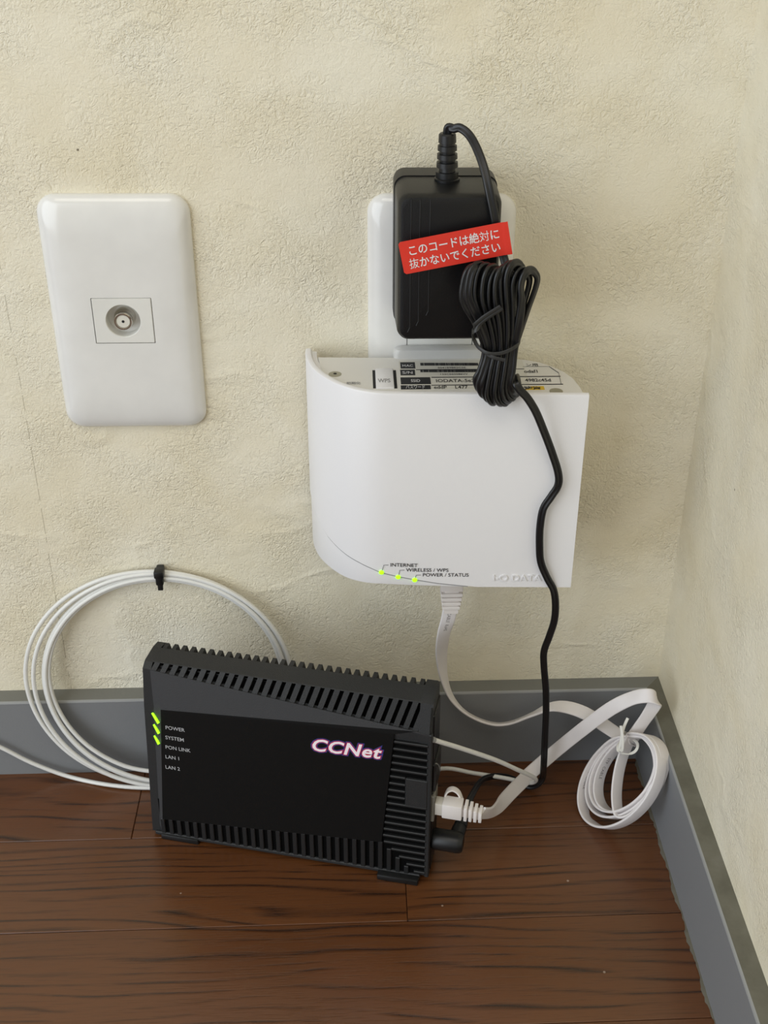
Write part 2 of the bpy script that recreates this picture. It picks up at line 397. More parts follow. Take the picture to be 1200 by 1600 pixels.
# boss and strain relief
bm = bmesh.new(); lathe(bm, [(5.6, 0), (5.6, 1.2), (5.0, 1.6)], (AX, -29, 362.2), (0, 0, 1)); finish('boss', bm, M_blk, ad, 35)
bm = bmesh.new(); P = []
P += [(5.0, 0), (5.0, 3.4), (3.6, 3.5)]
for k in range(3):
    z = 5.3+k*3.6; r = 4.75-.25*k; P += [(3.5, z), (r, z+.1), (r-.1, z+2.2), (3.4, z+2.3)]
P += [(3.4, 15.9), (3.9, 16), (3.75, 19.3), (3.2, 19.9), (1.6, 20)]
lathe(bm, P, (AX, -29, 363), (-.02, 0, 1)); finish('strain_relief', bm, M_blk2, ad, 35)

# the cord: out of the relief, over, down to the bundle, eight loops, out at the bottom
cp = [((-136.9, -29, 381.5), 0), ((-136.9, -29, 385.5), 0)]
pts = [Vector((-137, -29, 381)), Vector((-136.8, -29.5, 385.2))]
for q in ((709, 201, -30.5), (719, 200, -32), (733, 211, -35), (745, 232, -40), (756, 262, -46), (764, 296, -51), (771, 330, -53.2), (779, 370, -54.2), (786, 398, -55), (790, 416, -57), (786, 436, -59), (778, 470, -60), (771, 505, -60)):
    pts.append(at(q[0], q[1], 'Y', q[2]))
NL = 10
def V(px, py, y): return at(px, py, 'Y', y)
tops = [(740, 416, 0), (748, 412, .5), (759, 414, .3), (770, 416, 0), (780, 421, .6), (789, 417, .2), (798, 411, -.4), (806, 409, .2), (816, 421, .4), (828, 420, 0)]
bots = [(752, 610, 0), (757, 618, .4), (763, 624, 0), (769, 629, .3), (775, 627, -.3), (781, 630, .2), (787, 630, -.6), (792, 626, .4), (798, 622, 0), (803, 617, .2)]
for i in range(NL):
    tx, ty, dd = tops[i]; bx, by, d2 = bots[i]
    cxn = 759+4.9*i            # crossing the tie, front layer
    f = -67.2-(1.2 if i % 2 else 0)-.35*min(i, NL-1-i); g = -60.2+(1.0 if i % 2 else 0)
    if i > 0:
        pts += [V(762+4.7*i, 548, g), V((762+4.7*i+tx+11)/2+1, 490, g-.4)]
    pts += [V(tx+11, ty+22, g-1), V(tx+7.5, ty+6, g-2.2), V(tx, ty+2, (f+g)/2-dd), V(tx-8, ty+8, f+1.2), V(tx-14, ty+26, f+.4), V(tx-15+.2*i, ty+54, f)]
    pts += [V((tx-10+cxn)/2, 505, f), V(cxn, 545, f+.8), V((cxn+bx-7)/2, 578, f-.2), V(bx-7, by-18, f-.3), V(bx-3.5, by-4, f+1.5), V(bx+3, by-1, (f+g)/2), V(bx+6, by-10, g-1.2), V((cxn+bx+5)/2, 588, g-.4)]
for q in ((806, 598, -68.5), (813, 610, -69.6), (824, 622, -69.5), (837, 643, -68), (850, 674, -65.5), (862, 706, -63.5), (872, 738, -62.5), (872, 758, -62.3), (861, 776, -62.2), (849, 795, -62), (844, 822, -61.8), (843, 850, -61.5), (845, 878, -61), (855, 903, -60.2), (865, 922, -58.5), (868, 945, -56), (866, 970, -53), (858, 995, -49), (850, 1018, -46), (850, 1042, -44), (853, 1080, -41), (853, 1120, -41.5), (851, 1165, -43), (850, 1188, -45), (849, 1203, -43)):
    pts.append(V(*q))
for q in ((848, 1214, 13), (842, 1224, 7), (829, 1229, 2.6), (815, 1224, 3), (797, 1216, 6), (778, 1213, 12), (762, 1215, 18), (750, 1222, 25), (741, 1232, 33)):
    pts.append(at(q[0], q[1], 'Z', q[2]))
_b = Vector((-292, -62, 0))+Vector((math.cos(math.radians(14)), -math.sin(math.radians(14)), 0))*167+Vector((math.sin(math.radians(14)), math.cos(math.radians(14)), 0))*11+Vector((0, 0, 24.5))
_d = (at(741, 1232, 'Z', 33)-_b).normalized(); STEM = (_b, _d)
pts[-1] = _b+_d*26; pts.append(_b+_d*14)
path = crom(pts, 7)
wdir = []; prev = None
n = len(path)
for i, p in enumerate(path):       # the broad side of the twin wire mostly faces the room
    t = (path[min(i+1, n-1)]-path[max(i-1, 0)]).normalized()
    tgt = t.cross(Vector((-.1, -.8, .5)))
    if i > len(path)*.2 and i < len(path)*.79: tgt = t.cross(Vector((1, -.25, .1)))*.9+tgt*.35
    if prev is None: prev = tgt.normalized() if tgt.length > .05 else Vector((1, 0, 0))
    if tgt.length < .05: tgt = prev
    tgt = tgt.normalized()
    if tgt.dot(prev) < 0: tgt = -tgt
    x = prev*.82+tgt*.18; x = (x-t*x.dot(t)).normalized(); prev = x; wdir.append(x)
finish('cord', sweep(path, twin(1.0, 7), wdir), M_cord, ad, 60)
# tie around the bundle with its loose end lying across it
R = []
tie = [V(740, 515, -72), V(738, 520, -70.5), V(741, 531, -69), V(748, 543, -69.5), V(760, 551, -71.4), V(772, 553, -72), V(786, 551, -72), V(800, 545, -71.4), V(811, 536, -68), V(811, 526, -62), V(800, 524, -58.4), V(775, 528, -57.6), V(756, 534, -59), V(751, 541, -64), V(757, 550, -69.8), V(770, 558, -72.3), V(789, 563, -73)]
tube('twist_tie', tie, 0, M_tie, ad, prof=flat(1.7, .6), k=8, wd=[Vector((0, .1, 1))]*len(tie))
o = tube('twist_tie_end', [V(739, 518, -71), V(744, 510, -72.6), V(755, 500, -73.4), V(768, 491, -73.9), V(784, 481, -74.2)], 0, M_tie, ad, prof=[(-1.9, -.3), (-1.2, .35), (-.35, .35), (0, -.05), (.35, .35), (1.2, .35), (1.9, -.3)], wd=[Vector((.3, -.3, 1))]*5)
o['label'] = 'loose flattened end of the tie'

# red flag sticker folded round the cord
def lab(px, py): return at(px, py, 'Y', -57.2)
TL, TR, BR, BL = lab(622, 379), lab(793, 345.5), lab(800, 397), lab(632, 429)
xd = (TR-TL).normalized(); yd = (TL-BL); yd = (yd-xd*yd.dot(xd)).normalized(); zd = xd.cross(yd)  # zd faces the room
LW = (TR-TL).length; LH = (TL-BL).length
def LP(u, v, d=0): return BL+xd*u+yd*v+zd*d
bm = bmesh.new(); nseg = 40; rings = []
def prof_u(k):
    u = LW*k/nseg
    bulge = 0.7*math.exp(-((u-LW*.985)/1.6)**2)
    return u, bulge
front = []; back = []
for k in range(nseg+1):
    u, d = prof_u(k); ins_ = .7 if k in (0,) else 0
    front.append((u, d))
rows = []
for (u, d) in front:
    c = .9 if u < .01 else 0
    rows.append([LP(u, c, d), LP(u, LH-c, d), LP(u, LH-c, d-.12), LP(u, c, d-.12)])
    if u < .01: rows.append([LP(.9, 0, d), LP(.9, LH, d), LP(.9, LH, d-.12), LP(.9, 0, d-.12)])
loft(rows, bm=bm)
stk = finish('warning_sticker', bm, M_red, ad, 50); stk['label'] = 'red sticker with white Japanese lettering folded round the cord'
text('lettering', 'このコードは絶', 4.9, LP(3.2, LH*.56, 0), xd, yd, M_inkw, stk, off=.012, lift=.12, sx=.905)
text('lettering', '対', 4.9, LP(3.2+4.434*7, LH*.56, 0), xd, yd, M_inkw, stk, off=0, lift=.12, sx=.905)
text('lettering', 'に', 4.9, LP(3.2+4.434*8, LH*.56, 0), xd, yd, M_inkw, stk, off=.012, lift=.12, sx=.905)
text('lettering', '抜', 4.9, LP(2.8, LH*.16, 0), xd, yd, M_inkw, stk, off=0, lift=.12, sx=.905)
text('lettering', 'かないでください', 4.9, LP(2.8+4.44, LH*.16, 0), xd, yd, M_inkw, stk, off=.012, lift=.12, sx=.905)

# ------------------------------------------------------------------ router
ro = thing('wireless_router', (-136, -14, 160), 'white plug-in wireless router with three green lamps, below the black adapter', 'router')
plan = [(-202.2, -4), (-202, -10), (-200.8, -18), (-198, -27), (-193, -36), (-186.5, -44), (-178, -50.5), (-168, -54.3), (-155, -55.6), (-135, -56.4), (-100, -57.6), (-71, -58.7)]
PL = crom([(a, b, 0) for a, b in plan], 8)
def interp(tab, x):
    if x <= tab[0][0]: return tab[0][1]
    for (a, va), (b, vb) in zip(tab, tab[1:]):
        if x <= b: return va+(vb-va)*(x-a)/(b-a)
    return tab[-1][1]
cum = [0]
for a, b in zip(PL, PL[1:]): cum.append(cum[-1]+(b-a).length)
def s_of(x, y):
    return min(range(len(PL)), key=lambda i: (PL[i]-Vector((x, y, 0))).length)
seamT = sorted((cum[s_of(x, y)], z) for x, y, z in ((-202.2, -4, 193.8), (-200.8, -18, 193.5), (-199.7, -22.1, 191), (-196.7, -29.8, 187), (-192.8, -36.3, 182.4), (-183.7, -46.5, 178), (-177.4, -50.8, 176), (-171.1, -53.5, 174), (-166, -54.7, 172.4), (-157.7, -55.4, 170), (-149.4, -55.9, 168.3), (-137.8, -56.3, 166.3), (-119.8, -56.9, 163.9)))
botT = sorted((cum[s_of(x, y)], z) for x, y, z in ((-202.2, -4, 163), (-199.5, -22.8, 163), (-184, -46.3, 163.2), (-164.7, -54.9, 164.8), (-148.7, -55.9, 164.3), (-120, -56.9, 163.3), (-100.4, -57.6, 162.7), (-71, -58.6, 162.3)))
# normals of the plan line, pointing into the body
NRM = []
for i in range(len(PL)):
    t = (PL[min(i+1, len(PL)-1)]-PL[max(i-1, 0)]).normalized(); NRM.append(Vector((-t.y, t.x, 0)))
def shell(name, zlo, ztop, inset_left, th=2.4, i1=None, topbev=True):
    R = []
    for i in range(0, (i1 or len(PL))):
        p = PL[i]; nn = NRM[i]; lo = zlo(cum[i]); hi = ztop(cum[i])
        off = inset_left
        if hi-lo < .3: continue
        pr = []
        if topbev: zs = [(0, lo+.15), (0, hi-1.2), (.35, hi-.35), (1.1, hi), (2.6, hi-.1), (3.2, hi-1.0), (3.6, hi-1.6), (5.6, hi-1.9), (5.6, lo+.15)]
        else: zs = [(.15, lo+.3), (.05, lo+.6), (0, hi-.3), (.25, hi), (1.2, hi), (2, hi), (2.5, hi), (th, hi), (th, lo+.3)]
        R.append([Vector((p.x+nn.x*(d+off), p.y+nn.y*(d+off), z)) for d, z in zs])
    return finish(name, loft(R), M_rout, ro, 30)
sm = lambda s: max(interp(seamT, s), interp(botT, s))
fc = shell('front_cover', sm, lambda s: 271.6, 0)
iend = max(i for i in range(len(PL)) if interp(seamT, cum[i])-interp(botT, cum[i]) > .35 and cum[i] < cum[s_of(-119, -56.9)])
shell('lower_cover', lambda s: interp(botT, s), lambda s: interp(seamT, s)-.35, .5, i1=iend+1, topbev=False)
# groove strip that shows in the seam
R = []
for i in range(0, iend+1):
    p = PL[i]+NRM[i]*.3; z = interp(seamT, cum[i]); q = PL[i]+NRM[i]*2
    R.append([Vector((p.x, p.y, z-.6)), Vector((p.x, p.y, z+.4)), Vector((q.x, q.y, z+.4)), Vector((q.x, q.y, z-.6))])
finish('seam_strip', loft(R), M_seam, ro)
# body: outline seen from above
out = [(-196, -11), (-194, -27), (-189.5, -35.5), (-183.5, -42), (-176, -47), (-166, -50), (-150, -51.2), (-120, -52.2), (-75, -53.7), (-72.6, -52.5), (-73.2, -46), (-74.8, -37.5), (-78, -30), (-82.5, -24), (-88, -19), (-94, -16.2), (-101, -14.6), (-110, -14), (-196, -11)]
top = out[:-1]
def plate_from(outl, z0, z1, name, m, bev=1):
    c = Vector((sum(p[0] for p in outl)/len(outl), sum(p[1] for p in outl)/len(outl), 0))
    def sh(k, z): return [Vector((c.x+(x-c.x)*(1-k/60), c.y+(y-c.y)*(1-k/25), z)) for x, y in outl]
    return finish(name, loft([sh(0, z0), sh(0, z1-bev), sh(.1*bev, z1-.3*bev), sh(.4*bev, z1)]), m, ro, 40)
plate_from(top, 164.5, 270, 'body', M_deck, .8)
# neck that carries the plug
S = [(45, 20, 5, -136.6, -11.2, 195), (45, 20, 5, -136.6, -11.2, 271), (44.6, 19.6, 5, -136.6, -11.2, 272.3), (43, 18, 4.5, -136.6, -11.2, 273.2), (38, 14, 4, -136.6, -11.2, 273.8)]
S = [(a, 6.4 if b > 17 else 4.5, c_ if c_ < 3 else 3, d, -10.9, f_+(1.2 if f_ > 200 else 0)) for a, b, c_, d, e_, f_ in S]
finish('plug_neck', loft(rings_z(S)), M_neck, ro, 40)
def D(px, py, z=270.05): return at(px, py, 'Z', z)
def dquad(name, x0, y0, x1, y1, m, parent, h=.05, z=270.0):
    a = D(x0, y1, z); b = D(x1, y0, z)
    return boxo(name, (a.x, b.x, a.y, b.y, z-.02, z+h), m, parent)
lb = thing  # (label sheet is a part)
sheet = boxo('info_label', (D(623, 566).x, D(817, 566).x, D(623, 609).y, D(623, 564).y, 269.95, 270.06), M_paper, ro)
Z0 = 270.06
for n_, a in (('print_block', (626, 566, 648, 576)), ('print_block', (626, 577.6, 648, 586.6)), ('print_block', (626.5, 589.4, 672, 600.6)), ('print_block', (626.5, 601.8, 672.5, 608.6))):
    dquad(n_, *a, M_ink, sheet, .05, Z0)
XD, YD = (1, 0, 0), (0, 1, 0)
def dtext(s, px, py, size, m=M_ink, sx=1, al='LEFT', z=Z0, off=.004): text('print', s, size, D(px, py, z), XD, YD, m, sheet, lift=.09, sx=sx, align=al, off=off)
dtext('MAC', 637, 573.2, 3.5, M_inkw, .72, 'CENTER'); dtext('S/N', 637, 584.2, 4.0, M_inkw, .85, 'CENTER')
dtext('SSID', 649.5, 597.0, 4.0, M_inkw, .58, 'CENTER'); dtext('パスワード', 649.5, 607.2, 4.4, M_inkw, .42, 'CENTER')
dtext('5041B9BE2C5E', 684, 576.0, 2.5, sx=.86); dtext('133C022586VV', 687, 586.2, 2.5, sx=.84)
dtext('IODATA-5e24', 681, 597.4, 4.6, sx=.72, off=.012); dtext('eddP', 678, 607.6, 4.6, sx=.66, off=.012); dtext('L477', 711, 607.4, 4.6, sx=.66, off=.012); dtext('2', 741, 607.2, 4.6, sx=.66, off=.012)
random.seed(8)
for (y0, y1) in ((567, 571.3), (577.2, 581.6)):
    bm = bmesh.new(); x = 657.
    while x < 745:
        wd_ = random.choice((.8, .8, 1.3, 2.)); a = D(x, y1, Z0); b = D(x+wd_, y0, Z0)
        box(bm, a.x, b.x, a.y, b.y, Z0-.02, Z0+.05); x += wd_+random.choice((.6, .6, 1.1))
    o = finish('barcode', bm, M_ink, sheet); o['kind'] = 'stuff'
for a in ((650, 576.9, 819, 577.4), (674, 588.6, 876, 589.1), (674, 600.8, 880, 601.5), (817, 572.5, 858, 573.1)):
    dquad('rule', *a, M_ink, sheet, .05, Z0)
o = finish('rule', sweep([D(858, 572.8, Z0), D(873, 583, Z0), D(877, 601, Z0)], rrect(.5, .1, .04, 1, 1)), M_ink, sheet)
dtext('ン用', 821, 572.2, 3.6, sx=.9); dtext('odaf1', 819, 582.6, 4.6, sx=.70, off=.012); dtext('4982c45d', 821, 596.4, 4.6, sx=.68, off=.012)
dquad('yellow_block', 815, 603.4, 849.5, 609.4, M_yel, sheet, .05, 270.0)
dtext('注意', 819, 608.4, 3.6, off=.04, z=270.1, sx=1.15)
# button with its dark side gaps, screws, reset print
for a in ((583, 578.5, 586.4, 607), (614.6, 578.5, 618.6, 607)): dquad('button_gap', *a, M_gap, ro, .06)
a = D(587.5, 608); b = D(614, 577.5)
bt = boxo('wps_button', (a.x, b.x, a.y, b.y, 269.5, 271.0), M_rout, ro, bev=.6)
text('lettering', 'WPS', 5.6, D(600.5, 597.5, 271), XD, YD, M_seam, bt, align='CENTER', off=.02, lift=.08, sx=.52)
text('reset_print', '初期化', 3.0, D(541, 600.5), XD, YD, M_seam, ro, lift=.1, off=.02, sx=.75)
bm = bmesh.new(); c = D(523.5, 584.5); lathe(bm, [(3.1, 0), (3.1, .1), (2.6, .25), (1.0, .3)], (c.x, c.y, 269.98), (0, 0, 1)); s_ = finish('screw', bm, mat('screw_metal', (168, 165, 150), .35, metal=.7), ro, 40)
bm = bmesh.new(); lathe(bm, [(.9, 0), (.9, .1)], (c.x, c.y, 270.25), (0, 0, 1), 6); finish('screw_socket', bm, M_gap, s_)
c = D(869, 611.5); bm = bmesh.new(); lathe(bm, [(3.1, 0), (3.1, .25), (2.5, .3)], (c.x, c.y, 269.98), (0, 0, 1)); finish('screw', bm, bpy.data.materials['screw_metal'], ro, 40)
# lamps and print on the front
fx = Vector((1, -.036, 0)); fz = Vector((0, 0, 1))
for (x, y, z) in ((-166, -54.75, 172.4), (-157.7, -55.4, 169.9), (-149.4, -55.9, 168.3)):
    bm = bmesh.new(); lathe(bm, [(1.25, -.6), (1.25, .3), (.9, .6)], (x, y, z), (-.05, -1, 0), 16); finish('lamp', bm, M_led, ro, 40)
def front_text(s, x, y, z, size, ldr, sl=-.036):
    t = text('lettering', s, size, (x, y-.1, z), (1, sl, 0), fz, M_ink, fc, lift=.12, sx=1.02, off=.004)
    bm = bmesh.new(); sweep([Vector((ldr[0], y-.15, ldr[1])), Vector((x-3.1, y-.15, z+.8)), Vector((x-.8, y-.15, z+.8))], rrect(.22, .1, .04, 1, 1), bm=bm); finish('leader_line', bm, M_ink, fc)
front_text('INTERNET', -161.7, -55.25, 176.3, 2.9, (-165.7, 173.8), -.075); front_text('WIRELESS / WPS', -153.8, -55.7, 173.4, 2.9, (-157.4, 171.2), -.045); front_text('POWER / STATUS', -145.6, -56.05, 170.5, 2.9, (-149.2, 169.5))
text('embossed_logo', 'I-O DATA', 5.2, (-110.6, -57.15, 168.0), fx, fz, M_rout, fc, ext=.35, lift=.25, off=.012, sx=1.08)

# ------------------------------------------------------------------ optical modem
TH = math.radians(14)
mo = thing('optical_modem', (-292, -62, 0), 'black optical network modem with ribbed vents standing on the floor, CCNet logo', 'modem', rz=-TH, local=True)
ME = Vector((math.cos(TH), -math.sin(TH), 0)); MW = Vector((math.sin(TH), math.cos(TH), 0))
def L(u, v, w): return Vector((-292, -62, 0))+ME*u+MW*w+Vector((0, 0, v))
DEP = 23.
def crease(u): return (interp([(3, 119.6), (153, 104)], u), interp([(3, 2.4), (153, .4)], u))
def topf(u): return (interp([(3, 121.8), (153, 120.4)], u), interp([(3, 5.6), (153, 5.0)], u))
def vbot(u): return 3.0
def section(u, rec, u_b=None):
    ub = u if u_b is None else u_b
    cv, cw = crease(u); tv, tw = topf(u)
    P = []
    def a(v, w, uu=None): P.append(Vector((u if uu is None else uu, w, v)))
    a(2.0, DEP, ub); a(2.0, 3, ub); a(3.5, 1.6, ub); a(95, 1.6, ub+(u-ub)*.75)
    a(cv, cw)                              # crease
    if rec:
        a(cv-.2, cw+3.4); a(tv-2.8, tw+3.4); a(tv-.1, tw+.1)
    else:
        k = .33; a(cv+(tv-cv)*.05, cw+(tw-cw)*.05); a(cv+(tv-cv)*.9, cw+(tw-cw)*.9); a(tv-.1, tw-.05)
    a(tv+.2, tw+.6); a(122.2, 16.8)
    if rec: a(115.8, 17.0); a(115.8, DEP+.1)
    else: a(122.2, 17.0); a(120.8, DEP)
    a(112, DEP)
    return P
R = [section(-.2+3.6, False, -2.6), section(5.2, False, -1.6), section(7.8, False), section(7.9, True), section(147.4, True), section(147.5, False), section(153.0, False)]
s2 = section(154.2, False)
R.append([Vector((p.x, min(max(p.y, 1.2+1.6), DEP-1), min(p.z, 121.4))) for p in s2])
bm = loft(R); 
case = finish('case', bm, M_case, mo, 25)
def mob(name, b, m, bev=0, parent=None):      # box in modem frame: u0,u1,w0,w1,v0,v1
    return boxo(name, b, m, parent or mo, bev=bev, seg=1)
# grey facet above the panel
def fpt(px, py, w):
    d = RT*((px-PX)/F)-UP*((py-PY)/F)+FW; O = Vector((-292, -62, 0))+MW*w; t = MW.dot(O-CAM)/MW.dot(d); P = CAM+d*t-Vector((-292, -62, 0))
    return Vector((P.dot(ME), P.dot(MW), P.z))
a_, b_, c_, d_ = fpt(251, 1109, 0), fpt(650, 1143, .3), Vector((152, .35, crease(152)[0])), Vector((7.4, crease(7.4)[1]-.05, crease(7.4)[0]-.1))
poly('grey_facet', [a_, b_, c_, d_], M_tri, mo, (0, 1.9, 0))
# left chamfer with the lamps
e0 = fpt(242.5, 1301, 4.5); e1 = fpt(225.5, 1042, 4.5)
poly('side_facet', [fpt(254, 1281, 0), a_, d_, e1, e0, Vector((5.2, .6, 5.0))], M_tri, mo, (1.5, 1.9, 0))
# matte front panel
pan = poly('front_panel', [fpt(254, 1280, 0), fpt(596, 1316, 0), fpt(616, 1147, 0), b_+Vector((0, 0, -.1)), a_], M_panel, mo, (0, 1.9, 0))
for p, q in (((238.5, 1113), (248.5, 1129)), ((241, 1131), (249, 1145)), ((242, 1148.5), (249, 1161.5))):
    bm = bmesh.new(); A = fpt(*p, 2.2); B = fpt(*q, .2); A.y -= .3; B.y -= .6
    sweep([A, A.lerp(B, .5), B], rrect(1.5, 1.2, .5, 2, 1), wd=[Vector((.3, 0, 1))]*3, bm=bm); finish('lamp', bm, M_led, mo, 40)
for s, px, py in (('POWER', 258.5, 1139), ('SYSTEM', 258.5, 1154.5), ('PON LINK', 258.5, 1169.5), ('LAN 1', 258.5, 1184.5), ('LAN 2', 258.5, 1200.5)):
    P = fpt(px, py, 0); text('lettering', s, 3.5, P, (1, 0, 0), (0, 0, 1), M_mtext, mo, lift=.08, sx=.88, off=.002)
P = fpt(485, 1171.5, 0)
M_lb = mat('logo_blue', (52, 58, 128), .5); M_lr = mat('logo_red', (190, 40, 70), .5); M_lw = mat('logo_white', (250, 240, 245), .5)
for nm, mm, of, lf in (('logo_outline', M_lb, .105, .06), ('logo_outline', M_lr, .06, .10), ('logo', M_lw, .022, .14)):
    text(nm, 'CCNet', 11.2, P, (1, 0, .035), (0, 0, 1), mm, mo, off=of, lift=lf, shear=.28, sx=1.02, space=1.08)
# ribs of the slanted band and the teeth of the back edge
RB, TT = [], []
for k in range(29):
    u0 = 5.9+k*4.93+2.5
    if u0+2.6 > 149.6: break
    P = []; cv, cw = crease(u0); tv, tw = topf(u0); du = .27*(tv-cv)+.5
    for uu in (u0-du/2-.1, u0-du/2+2.75):
        P.append([Vector((uu, cw+.05, cv)), Vector((uu+du, tw+.1, tv)), Vector((uu+du, tw+3.5, tv-2.7)), Vector((uu, cw+3.5, cv-.3))])
    bm = loft(P); finish('vent_rib', bm, M_case, mo)
R = []
for u in (7.95, 147.35):
    cv, cw = crease(u); tv, tw = topf(u)
    R.append([Vector((u, cw+3.3, cv-.25)), Vector((u, tw+3.3, tv-2.75)), Vector((u, tw+3.6, tv-3)), Vector((u, cw+3.6, cv-.5))])
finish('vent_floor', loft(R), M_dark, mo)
pk = None
for k in range(34):
    u0 = 8.2+k*4.93*.985
    if u0+2.6 > 147.6: break
    if pk is None:
        bm = bmesh.new(); lo = [Vector((-.2, 16.9, 115.5)), Vector((3.1, 16.9, 115.5)), Vector((3.1, DEP, 115.5)), Vector((-.2, DEP, 115.5))]
        hi = [Vector((.35, 17, 122.1)), Vector((2.65, 17, 122.1)), Vector((2.5, DEP-1.5, 122.0)), Vector((.5, DEP-1.5, 122.0))]
        loft([lo, hi], bm=bm); pk = finish('vent_tooth', bm, M_case, mo); pk.location.x = u0*K
    else:
        c = pk.copy(); COL.objects.link(c); c.location.x = u0*K
# dark strip for the lower slots, then the ribs
bl = fpt(254, 1280, 0); br = fpt(596, 1316, 0)
def slot_top(u):
    v = interp([(bl.x, bl.z), (br.x, br.z)], u)
    if u > br.x: v = br.z-(u-br.x)*1.15
    return v
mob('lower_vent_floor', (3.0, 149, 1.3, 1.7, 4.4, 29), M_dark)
for k in range(31):
    u0 = 3.4+k*4.75; t_ = slot_top(u0+1.2)
    if t_ < 7: break
    bm = bmesh.new(); box(bm, u0, u0+2.5, .15, 1.7, 4.2, t_-.0, bev=.3, seg=1); finish('lower_rib', bm, M_rib, mo)
mob('bottom_rail', (-.6, 150, .1, 3, 2.2, 4.6), M_case, .5)
# right-hand side louvres
v = 6.0; hk = 0
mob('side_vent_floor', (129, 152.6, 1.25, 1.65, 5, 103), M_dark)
while v < 101:
    ul = interp([(br.z, br.x+.3), (102, fpt(616, 1147, 0).x+.3)], v) if v > br.z else br.x+(br.z-v)/1.15+1
    ur = 152.8
    if 54 < v < 73: ur = 141.5
    if ul < ur-2:
        bm = bmesh.new(); box(bm, ul, ur, -.15, 1.7, v, v+1.5, bev=.35, seg=1); finish('louvre', bm, M_rib, mo)
    v += 4.75
mob('blank_pad', (141.3, 152.9, -.1, 1.7, 54.5, 73.5), M_case, .4)
mob('corner_post', (152.2, 154.6, .3, 3, 3.5, 104.5), M_case, .5)
# feet
for (u0, u1, w0, nm) in ((3, 25, -.8, 'foot'), (127, 149.6, -3.6, 'foot')):
    bm = bmesh.new(); box(bm, u0, u1, w0, 10, 0, 4.0, bev=.9, seg=2); finish(nm, bm, M_blk2, mo, 40)
mob('foot', (8, 24, 12, DEP, 0, 3), M_blk2, .5); mob('foot', (128, 146, 12, DEP, 0, 3), M_blk2, .5)
# right side: port frame, fibre hatch
mob('lan_port', (153.4, 156.2, 2.6, 13.6, 43.0, 61), mat('port_grey', (118, 116, 108), .4, vary=.2), .5)
mob('fibre_hatch', (153.6, 156.4, 4, 20, 62.5, 82), M_blk, 1.0)
mob('side_panel', (153.6, 155.0, 4, 21, 6, 114), M_blk, .5)
bm = bmesh.new(); sweep(crom([fpt(677, 1195, 5), fpt(682, 1193, 6), fpt(686, 1197, 8), fpt(688, 1204, 9)], 5), circ(.35, 6), bm=bm); finish('hatch_highlight', bm, mat('hatch_highlight', (120, 120, 118), .3), mo)  # highlight on the hatch, drawn as a thin pale grey curve

# DC plug of the adapter in the modem's side
dA = (L(156.0, 24.6, 12) - L(155, 24.6, 12)).normalized()
bm = bmesh.new(); lathe(bm, [(5.4, 0), (5.6, .5), (5.8, 13), (5.4, 15.2), (4.6, 16.3), (3, 16.6)], L(155.1, 24.5, 9), dA, 28)
dc = finish('dc_plug', bm, M_blk2, ad, 40)
bm = bmesh.new(); lathe(bm, [(4.2, 0), (3.8, 7), (3.3, 7.1), (3.3, 8.2), (3.7, 8.3), (3.4, 10.5), (2.9, 10.6), (2.9, 11.6), (3.2, 11.7), (2.8, 15), (2, 16)], L(167, 24.5, 11), (at(741, 1232, 'Z', 33)-L(167, 24.5, 11)), 20)
finish('plug_stem', bm, M_blk2, dc, 40)

# ------------------------------------------------------------------ white fibre cable
fb = thing('fibre_cable', (-285, -8, 0), 'thin white round fibre cable coiled against the wall beside the modem', 'cable')
def FP(X, z):      # the leaning plane of the coil
    y = interp([(0, -24), (56, -14.2), (140, -4.0)], z); return Vector((X, y, z))
fp = [Vector((-1000, -15, 6)), Vector((-800, -15, 22)), Vector((-600, -14, 46)), Vector((-480, -13.5, 46))]
for (px, py) in ((-120, 1120), (-60, 1143), (0, 1167), (50, 1192)): fp.append(at(px, py, 'Y', -13.5))
fp += [at(110, 1214, 'Z', 2.0), at(175, 1227, 'Z', 2), at(240, 1231, 'Z', 2), at(300, 1226, 'Z', 3)]
loops = [  # left px at y 1055, inner/outer bottom px, right px, plane offset
    (40, 1222, 452, 0.0, 893.5), (53, 1228, 456, 1.6, 896), (68, 1222, 450, -.6, 899), (72, 1216, 446, 1.9, 902), (77, 1208, 440, .4, 905)]
def loop_pts(lx, by, rx, off, ty):
    P = []
    Lp = at(lx, 1052, 'Y', -10.5); Rp = at(rx, 1040, 'Y', -10.5); Tp = at(250, ty, 'Y', -4.5); Bp = at(250, by, 'Y', -22)
    cx = (Lp.x+Rp.x)/2; a = (Rp.x-Lp.x)/2; zt = Tp.z; zb = max(2.2, Bp.z); cz = (zt+zb)/2; b = (zt-zb)/2
    tx = Tp.x
    for k in range(16):
        t = math.radians(-70+360*k/16)
        x = cx+a*math.cos(t); z = cz+b*math.sin(t)
        # every turn passes the tie
        g = math.exp(-((x-tx)/60)**2) if z > cz else 0
        p = FP(x, z); p.y -= off*(1-g*.5); p.y = min(p.y, -1.6 if z > 58 else -11.6); P.append(p)
    return P
for lp in loops: fp += loop_pts(*lp)
fp += [Vector((-262, -24, 2.6)), Vector((-225, -27, 2.4)), Vector((-180, -29, 2.6)), Vector((-150, -30, 6))]
for q in ((690, 1201, -33), (740, 1208, -35), (790, 1216, -38), (812, 1221, -40)): fp.append(at(q[0], q[1], 'Y', q[2]))
for q in ((830, 1223, -42), (837.5, 1219, -46), (831, 1213, -51), (807, 1202, -60), (773, 1187, -71), (723, 1170, -84), (692, 1160.5, -92), (674, 1155, -96.5)): fp.append(at(q[0], q[1], 'Y', q[2]))
FE = [fp[-1].copy(), fp[-2].copy()]
tube('cable', fp, 1.25, M_fibre, fb, n=10, k=6)
T = at(250, 899, 'Y', -5.5)
bm = bmesh.new()
